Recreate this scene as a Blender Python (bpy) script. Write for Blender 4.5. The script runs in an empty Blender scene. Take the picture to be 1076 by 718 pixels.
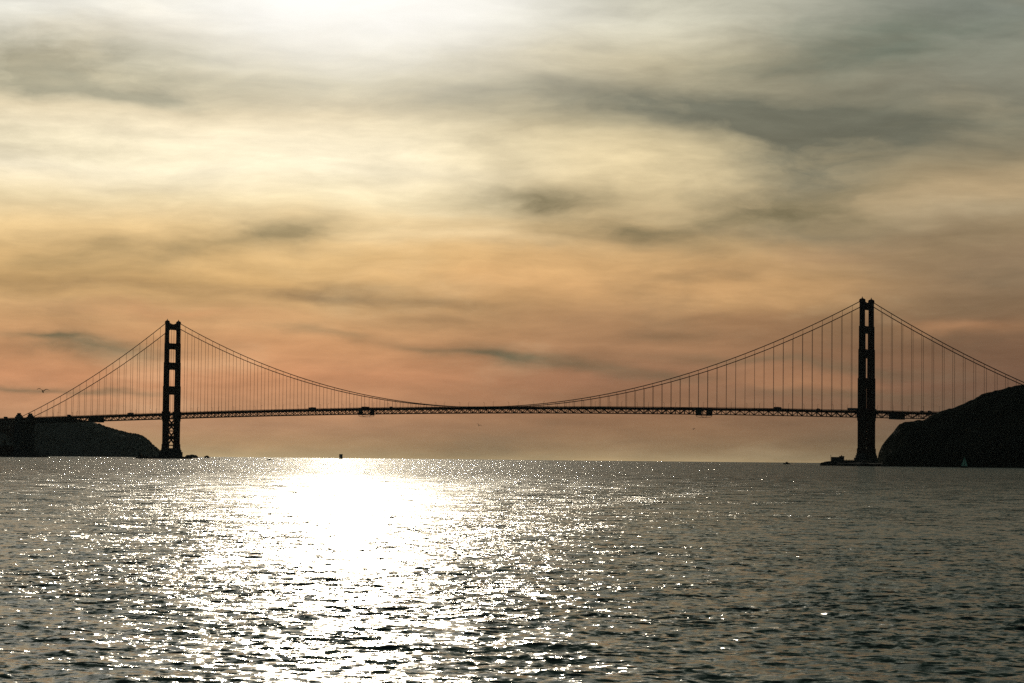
import bpy, bmesh, math, random
import numpy as np
from mathutils import Vector, Matrix, noise as mnoise

random.seed(7)
R = math.radians
sc = bpy.context.scene
COL = sc.collection

# ------------------------------------------------------------------ camera model
CX, CY, CH = 2813.1, -3086.2, 4.18
FPX, YAW, PITCH, ROLL = 2608.4, -0.60314, 0.04749, 0.00982   # focal length in px of a 1076 px wide frame
FW = Vector((math.sin(YAW)*math.cos(PITCH), math.cos(YAW)*math.cos(PITCH), math.sin(PITCH)))
RT = Vector((math.cos(YAW), -math.sin(YAW), 0))
UP = RT.cross(FW)
CAM = Vector((CX, CY, CH))

def ray(px, py):
    c, s = math.cos(ROLL), math.sin(ROLL)
    dx, dy = px-538, py-359
    return FW*FPX + RT*(c*dx+s*dy) - UP*(-s*dx+c*dy)

def on_y(px, py, Y):
    """the place seen at a photo pixel on the upright plane y = Y"""
    d = ray(px, py)
    return CAM + d*((Y-CY)/d.y)

def at(px, py, dist):
    d = ray(px, py)
    return CAM + d*(dist/math.hypot(d.x, d.y))

# ------------------------------------------------------------------ helpers
def lin(c):
    def f(v):
        v /= 255.0
        return v/12.92 if v <= 0.04045 else ((v+0.055)/1.055)**2.4
    return (f(c[0]), f(c[1]), f(c[2]), 1.0)

def tag(o, label=None, cat=None, group=None, kind=None):
    if label: o['label'] = label
    if cat: o['category'] = cat
    if group: o['group'] = group
    if kind: o['kind'] = kind
    return o

def empty(name, loc, rz=0.0, parent=None, **kw):
    o = bpy.data.objects.new(name, None)
    o.location = loc
    o.rotation_euler = (0, 0, rz)
    o.empty_display_size = 1.0
    COL.objects.link(o)
    if parent: o.parent = parent
    return tag(o, **kw)

def copy_tree(o, parent=None):
    c = o.copy(); COL.objects.link(c); c.parent = parent
    for ch in list(o.children):
        copy_tree(ch, c)
    return c

class MB:
    def __init__(self):
        self.v = []; self.f = []
    def add(self, vs, fs):
        n = len(self.v)
        self.v += [tuple(p) for p in vs]
        self.f += [tuple(i+n for i in f) for f in fs]
        return self
    def box(self, x0, x1, y0, y1, z0, z1):
        vs = [(x0,y0,z0),(x1,y0,z0),(x1,y1,z0),(x0,y1,z0),(x0,y0,z1),(x1,y0,z1),(x1,y1,z1),(x0,y1,z1)]
        return self.add(vs, [(0,3,2,1),(4,5,6,7),(0,1,5,4),(1,2,6,5),(2,3,7,6),(3,0,4,7)])
    def prism(self, poly, z0, z1, poly2=None):
        """polygon in XY lofted from z0 to z1"""
        n = len(poly); p2 = poly2 or poly
        vs = [(x, y, z0) for x, y in poly] + [(x, y, z1) for x, y in p2]
        fs = [tuple(reversed(range(n))), tuple(range(n, 2*n))]
        fs += [(i, (i+1) % n, (i+1) % n+n, i+n) for i in range(n)]
        return self.add(vs, fs)
    def extrude(self, poly, axis, a0, a1):
        """closed outline given in the two other axes, pushed along axis 'x' or 'y'"""
        n = len(poly)
        def p(u, w, a):
            return (a, u, w) if axis == 'x' else (u, a, w)
        vs = [p(u, w, a0) for u, w in poly] + [p(u, w, a1) for u, w in poly]
        fs = [tuple(reversed(range(n))), tuple(range(n, 2*n))]
        fs += [(i, (i+1) % n, (i+1) % n+n, i+n) for i in range(n)]
        return self.add(vs, fs)
    def bar(self, a, b, w, h=None):
        """rectangular bar between two points"""
        h = h or w
        a = Vector(a); b = Vector(b)
        d = (b-a).normalized()
        up = Vector((0,0,1)) if abs(d.z) < 0.95 else Vector((1,0,0))
        s = d.cross(up).normalized()*w/2; t = s.cross(d).normalized()*h/2
        vs = [a-s-t, a+s-t, a+s+t, a-s+t, b-s-t, b+s-t, b+s+t, b-s+t]
        return self.add(vs, [(0,3,2,1),(4,5,6,7),(0,1,5,4),(1,2,6,5),(2,3,7,6),(3,0,4,7)])
    def tube(self, pts, r, n=8):
        pts = [Vector(p) for p in pts]
        rs = r if isinstance(r, (list, tuple)) else [r]*len(pts)
        vs = []; fs = []
        for i, p in enumerate(pts):
            d = (pts[min(i+1, len(pts)-1)]-pts[max(i-1, 0)]).normalized()
            up = Vector((0,1,0)) if abs(d.y) < 0.9 else Vector((0,0,1))
            s = d.cross(up).normalized(); t = s.cross(d).normalized()
            for k in range(n):
                a = 2*math.pi*k/n
                vs.append(p+s*math.cos(a)*rs[i]+t*math.sin(a)*rs[i])
        for i in range(len(pts)-1):
            for k in range(n):
                k2 = (k+1) % n
                fs.append((i*n+k, i*n+k2, (i+1)*n+k2, (i+1)*n+k))
        fs.append(tuple(reversed(range(n)))); fs.append(tuple(range((len(pts)-1)*n, len(pts)*n)))
        return self.add(vs, fs)
    def build(self, name, m, parent=None, smooth=False, loc=None):
        me = bpy.data.meshes.new(name)
        me.from_pydata(self.v, [], self.f)
        me.update()
        bm = bmesh.new(); bm.from_mesh(me)
        bmesh.ops.recalc_face_normals(bm, faces=bm.faces)
        bm.to_mesh(me); bm.free()
        if smooth:
            me.polygons.foreach_set('use_smooth', [True]*len(me.polygons))
        me.materials.append(m)
        o = bpy.data.objects.new(name, me)
        COL.objects.link(o)
        if parent: o.parent = parent
        if loc is not None: o.location = loc
        return o

# ------------------------------------------------------------------ materials
def mat(name, color, rough=0.6, metal=0.0, var=0.25, scale=0.15, dirt=None, spec=0.4, bump=0.0):
    m = bpy.data.materials.new(name); m.use_nodes = True
    nt = m.node_tree; b = nt.nodes['Principled BSDF']
    b.inputs['Roughness'].default_value = rough
    b.inputs['Metallic'].default_value = metal
    b.inputs['Specular IOR Level'].default_value = spec
    tc = nt.nodes.new('ShaderNodeTexCoord')
    n1 = nt.nodes.new('ShaderNodeTexNoise'); n1.inputs['Scale'].default_value = scale
    n1.inputs['Detail'].default_value = 6; n1.inputs['Roughness'].default_value = 0.65
    mp = nt.nodes.new('ShaderNodeMapping'); mp.inputs['Scale'].default_value = (1, 1, 0.35)
    nt.links.new(tc.outputs['Object'], mp.inputs['Vector'])
    nt.links.new(mp.outputs['Vector'], n1.inputs['Vector'])
    cr = nt.nodes.new('ShaderNodeValToRGB')
    c = Vector(color[:3]); d = Vector(dirt[:3]) if dirt else c*(1-var)
    cr.color_ramp.elements[0].position = 0.35; cr.color_ramp.elements[0].color = (*d, 1)
    cr.color_ramp.elements[1].position = 0.65; cr.color_ramp.elements[1].color = (*(c*(1+var*0.4)), 1)
    nt.links.new(n1.outputs['Fac'], cr.inputs['Fac'])
    nt.links.new(cr.outputs['Color'], b.inputs['Base Color'])
    if bump:
        bp = nt.nodes.new('ShaderNodeBump'); bp.inputs['Strength'].default_value = 0.8
        bp.inputs['Distance'].default_value = bump
        nt.links.new(n1.outputs['Fac'], bp.inputs['Height'])
        nt.links.new(bp.outputs['Normal'], b.inputs['Normal'])
    return m

M = {
 'orange': mat('bridge_paint', (0.13, 0.036, 0.022), 0.7, var=0.35, scale=0.12, dirt=(0.07, 0.024, 0.018)),
 'concrete': mat('pier_concrete', (0.20, 0.19, 0.17), 0.85, var=0.4, scale=0.2, dirt=(0.09, 0.09, 0.08), bump=0.2),
 'asphalt': mat('asphalt', (0.05, 0.05, 0.05), 0.9),
 'cable': mat('cable_paint', (0.13, 0.036, 0.022), 0.7),
 'screen': mat('scaffold_sheet', (0.10, 0.11, 0.10), 0.9, var=0.3, scale=0.8),
 'steel': mat('galvanised_steel', (0.18, 0.18, 0.18), 0.5, metal=0.4),
 'lamp': mat('lamp_glass', (0.4, 0.38, 0.3), 0.3),
 'brick': mat('fort_brick', (0.16, 0.07, 0.05), 0.9, var=0.4, scale=0.4),
 'dark': mat('dark_opening', (0.02, 0.02, 0.02), 0.8),
 'rock': mat('wet_rock', (0.06, 0.055, 0.05), 0.85, var=0.5, scale=0.25, bump=0.5),
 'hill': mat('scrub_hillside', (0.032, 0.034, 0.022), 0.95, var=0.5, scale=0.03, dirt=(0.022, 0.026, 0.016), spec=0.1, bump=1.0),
 'farhill': mat('far_scrub_hazed', (0.16, 0.165, 0.13), 0.95, var=0.4, scale=0.02, spec=0.1, bump=1.0),  # base colour lightened, standing in for part of the haze over distance
 'leaf': mat('tree_foliage', (0.065, 0.08, 0.05), 0.9, var=0.4, scale=0.2, spec=0.1),
 'white': mat('white_paint', (0.6, 0.6, 0.57), 0.4, var=0.12, scale=1.0),
 'hull': mat('dark_hull_paint', (0.03, 0.05, 0.05), 0.35, var=0.2, scale=1.0),
 'hullred': mat('rusty_hull_paint', (0.12, 0.05, 0.04), 0.5, var=0.3, scale=0.5),
 'box': mat('container_paint_hazed', (0.35, 0.40, 0.38), 0.5, var=0.5, scale=0.3),  # haze on the distant ship is put into this lighter paint colour
 'glass': mat('dark_glass', (0.02, 0.025, 0.03), 0.08, spec=0.8),
 'rubber': mat('tyre_rubber', (0.02, 0.02, 0.02), 0.9),
 'blue': mat('van_paint', (0.25, 0.28, 0.32), 0.35, var=0.1),
 'sail': mat('sailcloth', (0.30, 0.36, 0.36), 0.8, var=0.08, scale=0.5),
 'gull': mat('gull_feathers', (0.035, 0.035, 0.03), 0.8, var=0.4, scale=4.0),
 'roof': mat('flat_roof_felt', (0.10, 0.10, 0.10), 0.9),
}

_n = M['sail'].node_tree
_tr = _n.nodes.new('ShaderNodeBsdfTranslucent'); _tr.inputs['Color'].default_value = (0.40, 0.70, 0.68, 1)
_mx = _n.nodes.new('ShaderNodeMixShader'); _mx.inputs[0].default_value = 0.5
_n.links.new(_n.nodes['Principled BSDF'].outputs[0], _mx.inputs[1]); _n.links.new(_tr.outputs[0], _mx.inputs[2])
_n.links.new(_mx.outputs[0], _n.nodes['Material Output'].inputs['Surface'])

# ------------------------------------------------------------------ THE BRIDGE
def rail_z(X):            # top of the railing
    if X < 0: return 76.5 + 0.0215*X
    if X > 1280: return 76.8 - 0.0235*(X-1280)
    u = (X-640)/640.0
    return 84.3 - 7.65*u*u

ZT, ZM = 227.3, 83.2
XS, XN = -343.0, 1623.0
def cable_z(X):
    if 0 <= X <= 1280:
        u = (X-640)/640.0
        return ZM + (ZT-ZM)*u*u
    if X < 0:
        t = -X/343.0; z1 = rail_z(XS)-1.0
    else:
        t = (X-1280)/343.0; z1 = rail_z(XN)-1.0
    return ZT + (z1-ZT)*t - 4*SAG*t*(1-t)
SAG = 11.0

bridge = empty('suspension_bridge', (0, 0, 0),
    label='long suspension bridge with two tall stepped towers spanning the strait', cat='bridge')

def notched(wx, wy, n=0.16):
    """plan of a tower leg: a rectangle whose corners step in twice"""
    hx, hy = wx/2, wy/2
    a, b = min(wx, wy)*n, min(wx, wy)*n*0.5
    q = [(hx, 0), (hx, hy-a), (hx-b, hy-a), (hx-b, hy-b), (hx-a, hy-b), (hx-a, hy)]
    out = []
    out += q[1:]
    out += [(-x, y) for x, y in reversed(q[1:])]
    out += [(-x, -y) for x, y in q[1:]]
    out += [(x, -y) for x, y in reversed(q[1:])]
    return out

LEGS = [(17.5, 24, 6.6, 13.2), (24, 62, 5.6, 11.4), (62, 66, 6.4, 12.6), (66, 78.5, 7.4, 14.4), (78.5, 120.5, 5.6, 11.6),
        (120.5, 160, 5.0, 10.2), (160, 192, 4.5, 8.8), (192, 226.5, 4.0, 7.2), (226.5, 228.2, 4.6, 8.0)]
STRUTS = [(214.5, 223.4, 5.6), (182.0, 192.0, 7.0), (148.0, 160.0, 8.2), (106.5, 120.5, 9.4)]

def make_tower(name, label, x):
    t = empty(name, (x, 0, 0), parent=bridge)
    t['label'] = label
    # concrete pier in three steps
    b = MB()
    b.prism(notched(19, 41, 0.1), -6, 11.3)
    b.prism(notched(16.5, 37.0, 0.1), 11.3, 14.6)
    b.prism(notched(14.8, 34.5, 0.1), 14.6, 17.5)
    b.build('pier', M['concrete'], t)
    for s in (-1, 1):
        b = MB()
        for i, (z0, z1, wy, wx) in enumerate(LEGS):
            pl = [(px, py+s*13.7) for px, py in notched(wx, wy)]
            b.prism(pl, z0, z1)
            if z1-z0 > 20:      # raised fluting on all four faces
                for k in (-1, 0, 1):
                    b.box(k*wx*0.22-wx*0.05, k*wx*0.22+wx*0.05, s*13.7-wy/2-0.18, s*13.7+wy/2+0.18, z0+1.2, z1-1.5)
                for k in (-1, 1):
                    b.box(-wx/2-0.18, wx/2+0.18, s*13.7+k*wy*0.18-wy*0.06, s*13.7+k*wy*0.18+wy*0.06, z0+1.2, z1-1.5)
            if i > 3:           # setback collar
                b.prism([(px*1.03, (py-s*13.7)*1.04+s*13.7) for px, py in pl], z0-1.2, z0+0.25)
        b.build('leg', M['orange'], t)
        # cable saddle housing and beacon on the leg's head
        b = MB()
        b.extrude([(-4.2, 228.2), (-3.0, 229.1), (-1.2, 229.9), (1.2, 229.9), (3.0, 229.1), (4.2, 228.2)], 'y', s*13.7-1.2, s*13.7+1.2)
        sd = b.build('cable_saddle', M['orange'], t)
        b = MB()
        b.tube([(0, s*13.7, 229.9), (0, s*13.7, 231.2)], 0.85, 8)
        b.tube([(0, s*13.7, 231.2), (0, s*13.7, 232.6)], [0.5, 0.18], 8)
        b.build('beacon', M['steel'], t)
    for (z0, z1, wx) in STRUTS:
        b = MB(); h = wx/2-0.6
        yi = 11.9
        b.box(-h, h, -yi, yi, z0, z1)
        b.box(-h-0.45, h+0.45, -yi, yi, z1-1.5, z1-0.1)
        b.box(-h-0.45, h+0.45, -yi, yi, z0+0.1, z0+1.5)
        for k in range(-5, 6):            # vertical fluted panels
            b.box(-h-0.28, h+0.28, k*1.9-0.35, k*1.9+0.35, z0+1.6, z1-1.6)
        for s in (-1, 1):                 # corbelled corners of the opening below and above
            for (d, e) in ((2.6, 0.9), (1.5, 2.0), (0.7, 3.4)):
                b.box(-h+0.35, h-0.35, min(s*yi, s*(yi-d)), max(s*yi, s*(yi-d)), z0-e, z0-e+1.4)
            b.box(-h+0.35, h-0.35, min(s*yi, s*(yi-1.4)), max(s*yi, s*(yi-1.4)), z1-0.05, z1+1.0)
        b.build('portal_strut', M['orange'], t)
    # top strut is crowned with a low dipped parapet
    b = MB()
    for k in range(-6, 7):
        hh = 0.5 + 2.6*(abs(k)/6.0)**2
        b.box(-2.2, 2.2, k*1.83-0.9, k*1.83+0.9, 223.41, 223.41+hh)
    b.build('parapet', M['orange'], t)
    # bracing between the legs under the roadway
    b = MB()
    for (z0, z1) in ((23.5, 45.5), (46.5, 65.0)):
        for xo in (-3.2, 3.2):
            b.bar((xo, -11.2, z0), (xo, 11.2, z1), 1.3, 2.6)
            b.bar((xo+0.9, 11.2, z0), (xo+0.9, -11.2, z1), 1.3, 2.6)
        b.box(-4.6, 4.6, -2.8, 2.8, (z0+z1)/2-2.4, (z0+z1)/2+2.4)
    b.build('cross_brace', M['orange'], t)
    for z in (22.2, 46.0):
        b = MB(); b.box(-4.7, 4.7, -11.1, 11.1, z-0.9, z+0.9); b.build('lower_strut', M['orange'], t)
    b = MB(); b.box(-5.4, 5.4, -10.3, 10.3, 65.2, 67.2); b.build('deck_bearing', M['orange'], t)
    return t

make_tower('tower', 'farther tower, standing in the open water', 0)
make_tower('tower', 'nearer and taller looking tower beside the dark hillside', 1280)

XA, XB = -560.0, 1760.0
def xsteps(a, b, st):
    n = max(1, int(round((b-a)/st)))
    return [a+(b-a)*i/n for i in range(n+1)]

def sweep(b, xs, y0, y1, dz0, dz1):
    """a band that follows the roadway, from rail_z+dz0 up to rail_z+dz1"""
    vs = []; fs = []
    for x in xs:
        z = rail_z(x)
        vs += [(x, y0, z+dz0), (x, y1, z+dz0), (x, y1, z+dz1), (x, y0, z+dz1)]
    n = len(xs)
    for i in range(n-1):
        for k in range(4):
            k2 = (k+1) % 4
            fs.append((i*4+k, i*4+k2, (i+1)*4+k2, (i+1)*4+k))
    fs += [(3,2,1,0), tuple((n-1)*4+k for k in range(4))]
    b.add(vs, fs)

XSEG = [(XA, -8.0), (8.0, 1272.0), (1288.0, XB)]
b = MB(); sweep(b, xsteps(XA, XB, 15.24), -9.6, 9.6, -2.6, -1.45); b.build('roadway', M['asphalt'], bridge)
for s in (-1, 1):
    b = MB()
    for a_, b_ in XSEG:
        xs = xsteps(a_, b_, 15.24)
        ya, yb = sorted((s*9.7, s*13.3))
        sweep(b, xs, ya, yb, -2.7, -1.3)
    b.build('sidewalk', M['concrete'], bridge)
    # railing: close set pickets with a top rail
    b = MB()
    for a_, b_ in XSEG:
        xs = xsteps(a_, b_, 15.24)
        y = s*13.45
        sweep(b, xs, y-0.12, y+0.12, -0.15, 0.0)
        for x in xsteps(a_, b_, 1.27):
            z = rail_z(x); b.box(x-0.3, x+0.3, y-0.05, y+0.05, z-1.35, z-0.14)
    b.build('railing', M['orange'], bridge)
    b = MB()
    for a_, b_ in XSEG:
        xs = xsteps(a_, b_, 7.62)
        y = s*13.7
        sweep(b, xs, y-0.5, y+0.5, -4.3, -1.36)      # stringer face and top chord
        if b_ <= 0: xs = [x for x in xs if x > XS+8]
        if a_ > 1200: xs = [x for x in xs if x < 1640]
        sweep(b, xs, y-0.5, y+0.5, -10.6, -9.6)      # bottom chord
        for i, x in enumerate(xs[:-1]):
            x2 = xs[i+1]
            za, zb = rail_z(x), rail_z(x2)
            if i % 2 == 0: b.bar((x, y, za-4.3), (x2, y, zb-9.8), 0.7, 0.85)
            else: b.bar((x, y, za-9.8), (x2, y, zb-4.3), 0.7, 0.85)
            b.bar((x, y, za-9.7), (x, y, za-4.2), 0.6, 0.6)
    b.build('stiffening_truss', M['orange'], bridge)
# floor beams across and the flat bracing between the bottom chords
for a_, b_ in ((-330, -9), (9, 1271), (1289, 1640)):
    b = MB()
    xs = xsteps(a_, b_, 7.62)
    for x in xs:
        z = rail_z(x); b.box(x-0.25, x+0.25, -13.1, 13.1, z-4.6, z-2.75)
    sweep(b, xs, -0.3, 0.3, -4.3, -2.9)
    b.build('floor_beams', M['orange'], bridge)
    b = MB()
    xs = xsteps(a_, b_, 15.24)
    for i, x in enumerate(xs[:-1]):
        x2 = xs[i+1]; za, zb = rail_z(x)-10.1, rail_z(x2)-10.1
        b.bar((x, -13.1, za), (x2, 13.1, zb), 0.55, 0.55); b.bar((x, 13.1, za+0.02), (x2, -13.1, zb+0.02), 0.5, 0.5)
        b.bar((x, -13.1, za), (x, 13.1, za), 0.6, 0.6)
    b.build('lateral_bracing', M['orange'], bridge)

# main cables
for s in (-1, 1):
    xs = sorted(set(xsteps(XS, 0, 7.62)+xsteps(0, 1280, 7.62)+xsteps(1280, XN, 7.62)))
    b = MB(); b.tube([(x, s*13.7, cable_z(x)) for x in xs], 0.6, 10)
    o = b.build('main_cable', M['cable'], bridge, smooth=True)

# suspender ropes
unit = MB()
for ox in (-0.14, 0.14):
    for oy in (-0.1, 0.1):
        unit.tube([(ox, oy, 0), (ox, oy, 1)], 0.075, 5)
band = [(-0.35, -0.3), (0.35, 0.3)]
SP = []
N = int(1280/15.24)
for s in (-1, 1):
    for k in range(1, N+1):
        X = k*1280.0/(N+1)
        SP.append((X, s))
    for k in range(1, 22):
        SP.append((-k*15.24, s)); SP.append((1280+k*15.24, s))
rows = []
for X, s in SP:
    z0, z1 = rail_z(X)-1.4, cable_z(X)-0.3
    if z1-z0 < 1.6: continue
    d = (Vector((X, s*13.7, 0))-CAM).length
    rows.append(((z1-z0)/d, X, s, z0, z1))
rows.sort(reverse=True)
src = None
rest = MB()
for i, (_, X, s, z0, z1) in enumerate(rows):
    if X > 1560: continue
    if i < 100:
        if src is None:
            src = unit.build('suspender_rope', M['cable'], bridge); o = src
        else:
            o = src.copy(); COL.objects.link(o); o.parent = bridge
        o.location = (X, s*13.7, z0); o.scale = (1, 1, z1-z0)
    else:
        for ox in (-0.14, 0.14):
            for oy in (-0.1, 0.1):
                rest.tube([(X+ox, s*13.7+oy, z0), (X+ox, s*13.7+oy, z1)], 0.075, 5)
o = rest.build('suspender_ropes', M['cable'], bridge); o['kind'] = 'stuff'

# maintenance platforms wrapped round the truss, with a hanging hoop below
def platform(px0, px1, w, deep, hoop, label, cap=False):
    """work platform hung round the truss; w = its length along the deck in metres"""
    xc = Xat((px0+px1)/2, 0.0); x0, x1 = xc-w/2, xc+w/2
    zc = rail_z(xc)
    b = MB()
    if hoop:
        for s in (-1, 1):
            ya, yb = sorted((s*14.4, s*15.6))
            b.box(x0, x1, ya, yb, zc-11.6, zc-0.6)
            b.box(x0-0.4, x1+0.4, ya-0.2, yb+0.2, zc-8.0, zc-7.4)
            b.box(x0-0.4, x1+0.4, ya-0.2, yb+0.2, zc-3.4, zc-2.9)
        b.box(x0, x1, -15.6, 15.6, zc-11.9, zc-11.3)
        if cap: b.box(x0+1, x1-1, -9.0, 4.0, zc-1.2, zc+1.5)
    else:
        b.box(x0, x1, -15.4, 15.4, zc-deep, zc-4.0)
    p = b.build('maintenance_platform', M['screen'], bridge); p['label'] = label
    if hoop:
        for xx in (x0+0.6, x1-0.6):
            pts = [(xx, -math.cos(math.pi*k/14)*15.0, zc-11.9-math.sin(math.pi*k/14)**0.6*2.6) for k in range(15)]
            MBt = MB(); MBt.tube(pts, 0.3, 6); MBt.build('hoop', M['steel'], p)
    return p
def Xat(px, Y=-13.7): return on_y(px, 436, Y).x
platform(376.5, 393.5, 8.0, 0, True, 'grey work platform hung round the truss, left of mid span', cap=True)
platform(731, 748.5, 9.5, 0, True, 'grey work platform hung round the truss, right of mid span')
platform(934, 951, 9.5, 11.9, False, 'closed grey work platform just right of the nearer tower')
platform(93, 109.5, 7.5, 12.4, False, 'closed grey work platform left of the farther tower')
platform(40, 80, 62, 10.3, False, 'long closed sheeting on the truss beside the pylons')

# concrete pylons and the steel arch at the left end
def make_pylon(x, label):
    py = empty('pylon', (x, 0, 0), parent=bridge); py['label'] = label
    for s in (-1, 1):
        b = MB()
        def P(wx, wy): return [(a_, c_+s*13.7) for a_, c_ in notched(wx, wy, 0.12)]
        b.prism(P(16.5, 9.6), 2, 40); b.prism(P(15.2, 8.8), 40, 60); b.prism(P(14.2, 8.0), 60, 70.5)
        b.prism(P(10.0, 6.0), 70.5, 73.5); b.prism(P(6.0, 4.2), 73.5, 76.5)
        for k in (-1, 0, 1):
            b.box(k*4.2-0.7, k*4.2+0.7, s*13.7-4.95, s*13.7+4.95, 8, 38)
        b.build('shaft', M['concrete'], py)
    b = MB(); b.box(-6.6, 6.6, -9.2, 9.2, 2, 61.0); b.build('cross_wall', M['concrete'], py)
    b = MB(); b.prism(notched(24, 50, 0.1), -4, 7.2); b.prism(notched(21, 46, 0.1), 7.2, 9.5); b.build('plinth', M['concrete'], py)
    return py
make_pylon(XS, 'pair of concrete pylons where the cables come down')
make_pylon(XS-115, 'second pair of concrete pylons beyond the arch')
b = MB()
xa0, xa1 = XS-115+9.5, XS-9.5
def arch_z(x, lo, hi):
    u = (x-(xa0+xa1)/2)/((xa1-xa0)/2)
    return lo+(hi-lo)*(1-u*u)
xs = xsteps(xa0, xa1, 7.0)
for s in (-1, 1):
    y = s*11.0
    for i in range(len(xs)-1):
        x, x2 = xs[i], xs[i+1]
        l0, l1 = arch_z(x, 16, 47.5), arch_z(x2, 16, 47.5)
        u0, u1 = arch_z(x, 25, 52.5), arch_z(x2, 25, 52.5)
        b.bar((x, y, l0), (x2, y, l1), 1.2, 1.3); b.bar((x, y, u0), (x2, y, u1), 1.2, 1.3)
        b.bar((x, y, l0), (x2, y, u1), 0.7); b.bar((x, y, l0), (x, y, u0), 0.7)
        b.bar((x, y, u0), (x, y, rail_z(x)-4.4), 1.0)
    b.box(xa0, xa1, y-0.6, y+0.6, 57.5, 59.0)
for x in xs:
    b.bar((x, -11, arch_z(x, 16, 47.5)), (x, 11, arch_z(x, 16, 47.5)), 0.8)
    b.bar((x, -11, 58.2), (x, 11, 58.2), 0.9)
b.build('steel_arch', M['orange'], bridge)

# oval fender wall round the base of the farther tower
b = MB(); n = 64
def oval(a, c): return [(c*math.cos(2*math.pi*k/n)*(1+0.0), a*math.sin(2*math.pi*k/n)) for k in range(n)]
o1, o2 = oval(45, 24), oval(40.5, 19.5)
vs = [(x, y, -5) for x, y in o1]+[(x, y, 3.4) for x, y in o1]+[(x, y, 3.4) for x, y in o2]+[(x, y, -5) for x, y in o2]
fs = []
for k in range(n):
    k2 = (k+1) % n
    for r_ in range(3): fs.append((r_*n+k, r_*n+k2, (r_+1)*n+k2, (r_+1)*n+k))
b.add(vs, fs)
for k in range(0, n, 4):
    x, y = o1[k]; b.tube([(x*0.96, y*0.96, 3.4), (x*0.96, y*0.96, 4.4)], 0.35, 6)
fender = b.build('fender_wall', M['concrete'])
tag(fender, 'low oval concrete wall in the water around the farther tower base', 'wall')

# ------------------------------------------------------------------ street lamps on the deck
def make_lamp(s):
    l = empty('street_lamp', (0, 0, 0))
    b = MB(); b.tube([(0,0,0), (0,0,0.7)], [0.32, 0.28], 8); b.tube([(0,0,0.7), (0,0,7.2)], [0.2, 0.13], 8)
    b.build('post', M['orange'], l)
    b = MB(); b.tube([(0,0,7.1), (0,-0.3*s,7.8), (0,-1.0*s,8.15), (0,-2.0*s,8.1)], 0.1, 6); b.build('arm', M['orange'], l)
    b = MB(); b.tube([(0,-1.5*s,8.0), (0,-2.0*s,7.95), (0,-2.7*s,7.98)], [0.16, 0.3, 0.2], 8); b.build('lamp_head', M['lamp'], l)
    return l
srcs = {1: None, -1: None}
for s in (-1, 1):
    for k in range(-7, 33):
        X = k*45.72+22.9 + (11.0 if s > 0 else 0)
        if X > 1405 or X < XS or abs(X) < 12 or abs(X-1280) < 12: continue
        if srcs[s] is None: srcs[s] = o = make_lamp(s)
        else: o = copy_tree(srcs[s])
        o.location = (X, s*12.9, rail_z(X)-1.3)
        side = 'the railing facing the viewer' if s < 0 else 'the far side railing'
        if X < 0: lab = 'thin curved street lamp on '+side+', left of the farther tower'
        elif X < 1280: lab = 'thin curved street lamp on '+side+', between the two towers'
        else: lab = 'thin curved street lamp on '+side+', right of the nearer tower'
        tag(o, lab, 'street lamp', 'street lamps along the bridge deck, '+('left span' if X < 0 else 'main span' if X < 1280 else 'right span')+(' near side' if s < 0 else ' far side'))

# ------------------------------------------------------------------ vehicles
def wheels(par, xs, w, r):
    for x in xs:
        for s in (-1, 1):
            b = MB(); b.tube([(x, s*(w/2-0.3), r), (x, s*(w/2), r)], r, 14); wl = b.build('wheel', M['rubber'], par)
            b = MB(); b.tube([(x, s*(w/2-0.05), r), (x, s*(w/2+0.03), r)], r*0.5, 10); b.build('rim', M['steel'], wl)
def put(o, X, Y=-6.5):
    o.location = (X, Y, rail_z(X)-1.45)
    dz = (rail_z(X+3)-rail_z(X-3))/6
    o.rotation_euler = (0, -math.atan(dz), 0)
def bus(L, color, label):
    v = empty('city_bus', (0,0,0), label=label, cat='bus')
    b = MB(); b.extrude([(-L/2, 0.4), (-L/2, 3.0), (-L/2+0.3, 3.25), (L/2-0.4, 3.25), (L/2, 2.8), (L/2, 0.4)], 'y', -1.3, 1.3)
    b.build('body', color, v)
    b = MB()
    for k in range(int(L/1.5)):
        x = -L/2+0.5+k*1.5; b.box(x, x+1.25, -1.33, 1.33, 1.6, 2.7)
    b.box(L/2-0.1, L/2+0.04, -1.15, 1.15, 1.2, 2.75); b.build('windows', M['glass'], v)
    b = MB(); b.box(-1.8, 1.4, -0.8, 0.8, 3.25, 3.55); b.build('roof_unit', color, v)
    wheels(v, (-L/2+2.6, L/2-2.3), 2.5, 0.5)
    return v
def truck(L, label, tall=4.0):
    v = empty('lorry', (0,0,0), label=label, cat='lorry')
    b = MB(); b.box(-L/2, L/2-3.4, -1.3, 1.3, 1.15, tall); b.build('trailer', M['white'], v)
    b = MB(); b.extrude([(L/2-2.9, 0.6), (L/2-2.9, 3.4), (L/2-1.2, 3.3), (L/2-0.5, 1.9), (L/2, 1.6), (L/2, 0.6)], 'y', -1.2, 1.2); c = b.build('cab', M['hullred'], v)
    b = MB(); b.box(L/2-2.1, L/2-1.2, -1.23, 1.23, 1.9, 2.9); b.build('window', M['glass'], c)
    b = MB(); b.box(-L/2+0.4, L/2-0.6, -0.5, 0.5, 0.7, 1.15); b.build('chassis', M['steel'], v)
    wheels(v, (-L/2+1.2, -L/2+2.5, L/2-4.6, L/2-1.5), 2.5, 0.5)
    return v
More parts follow.
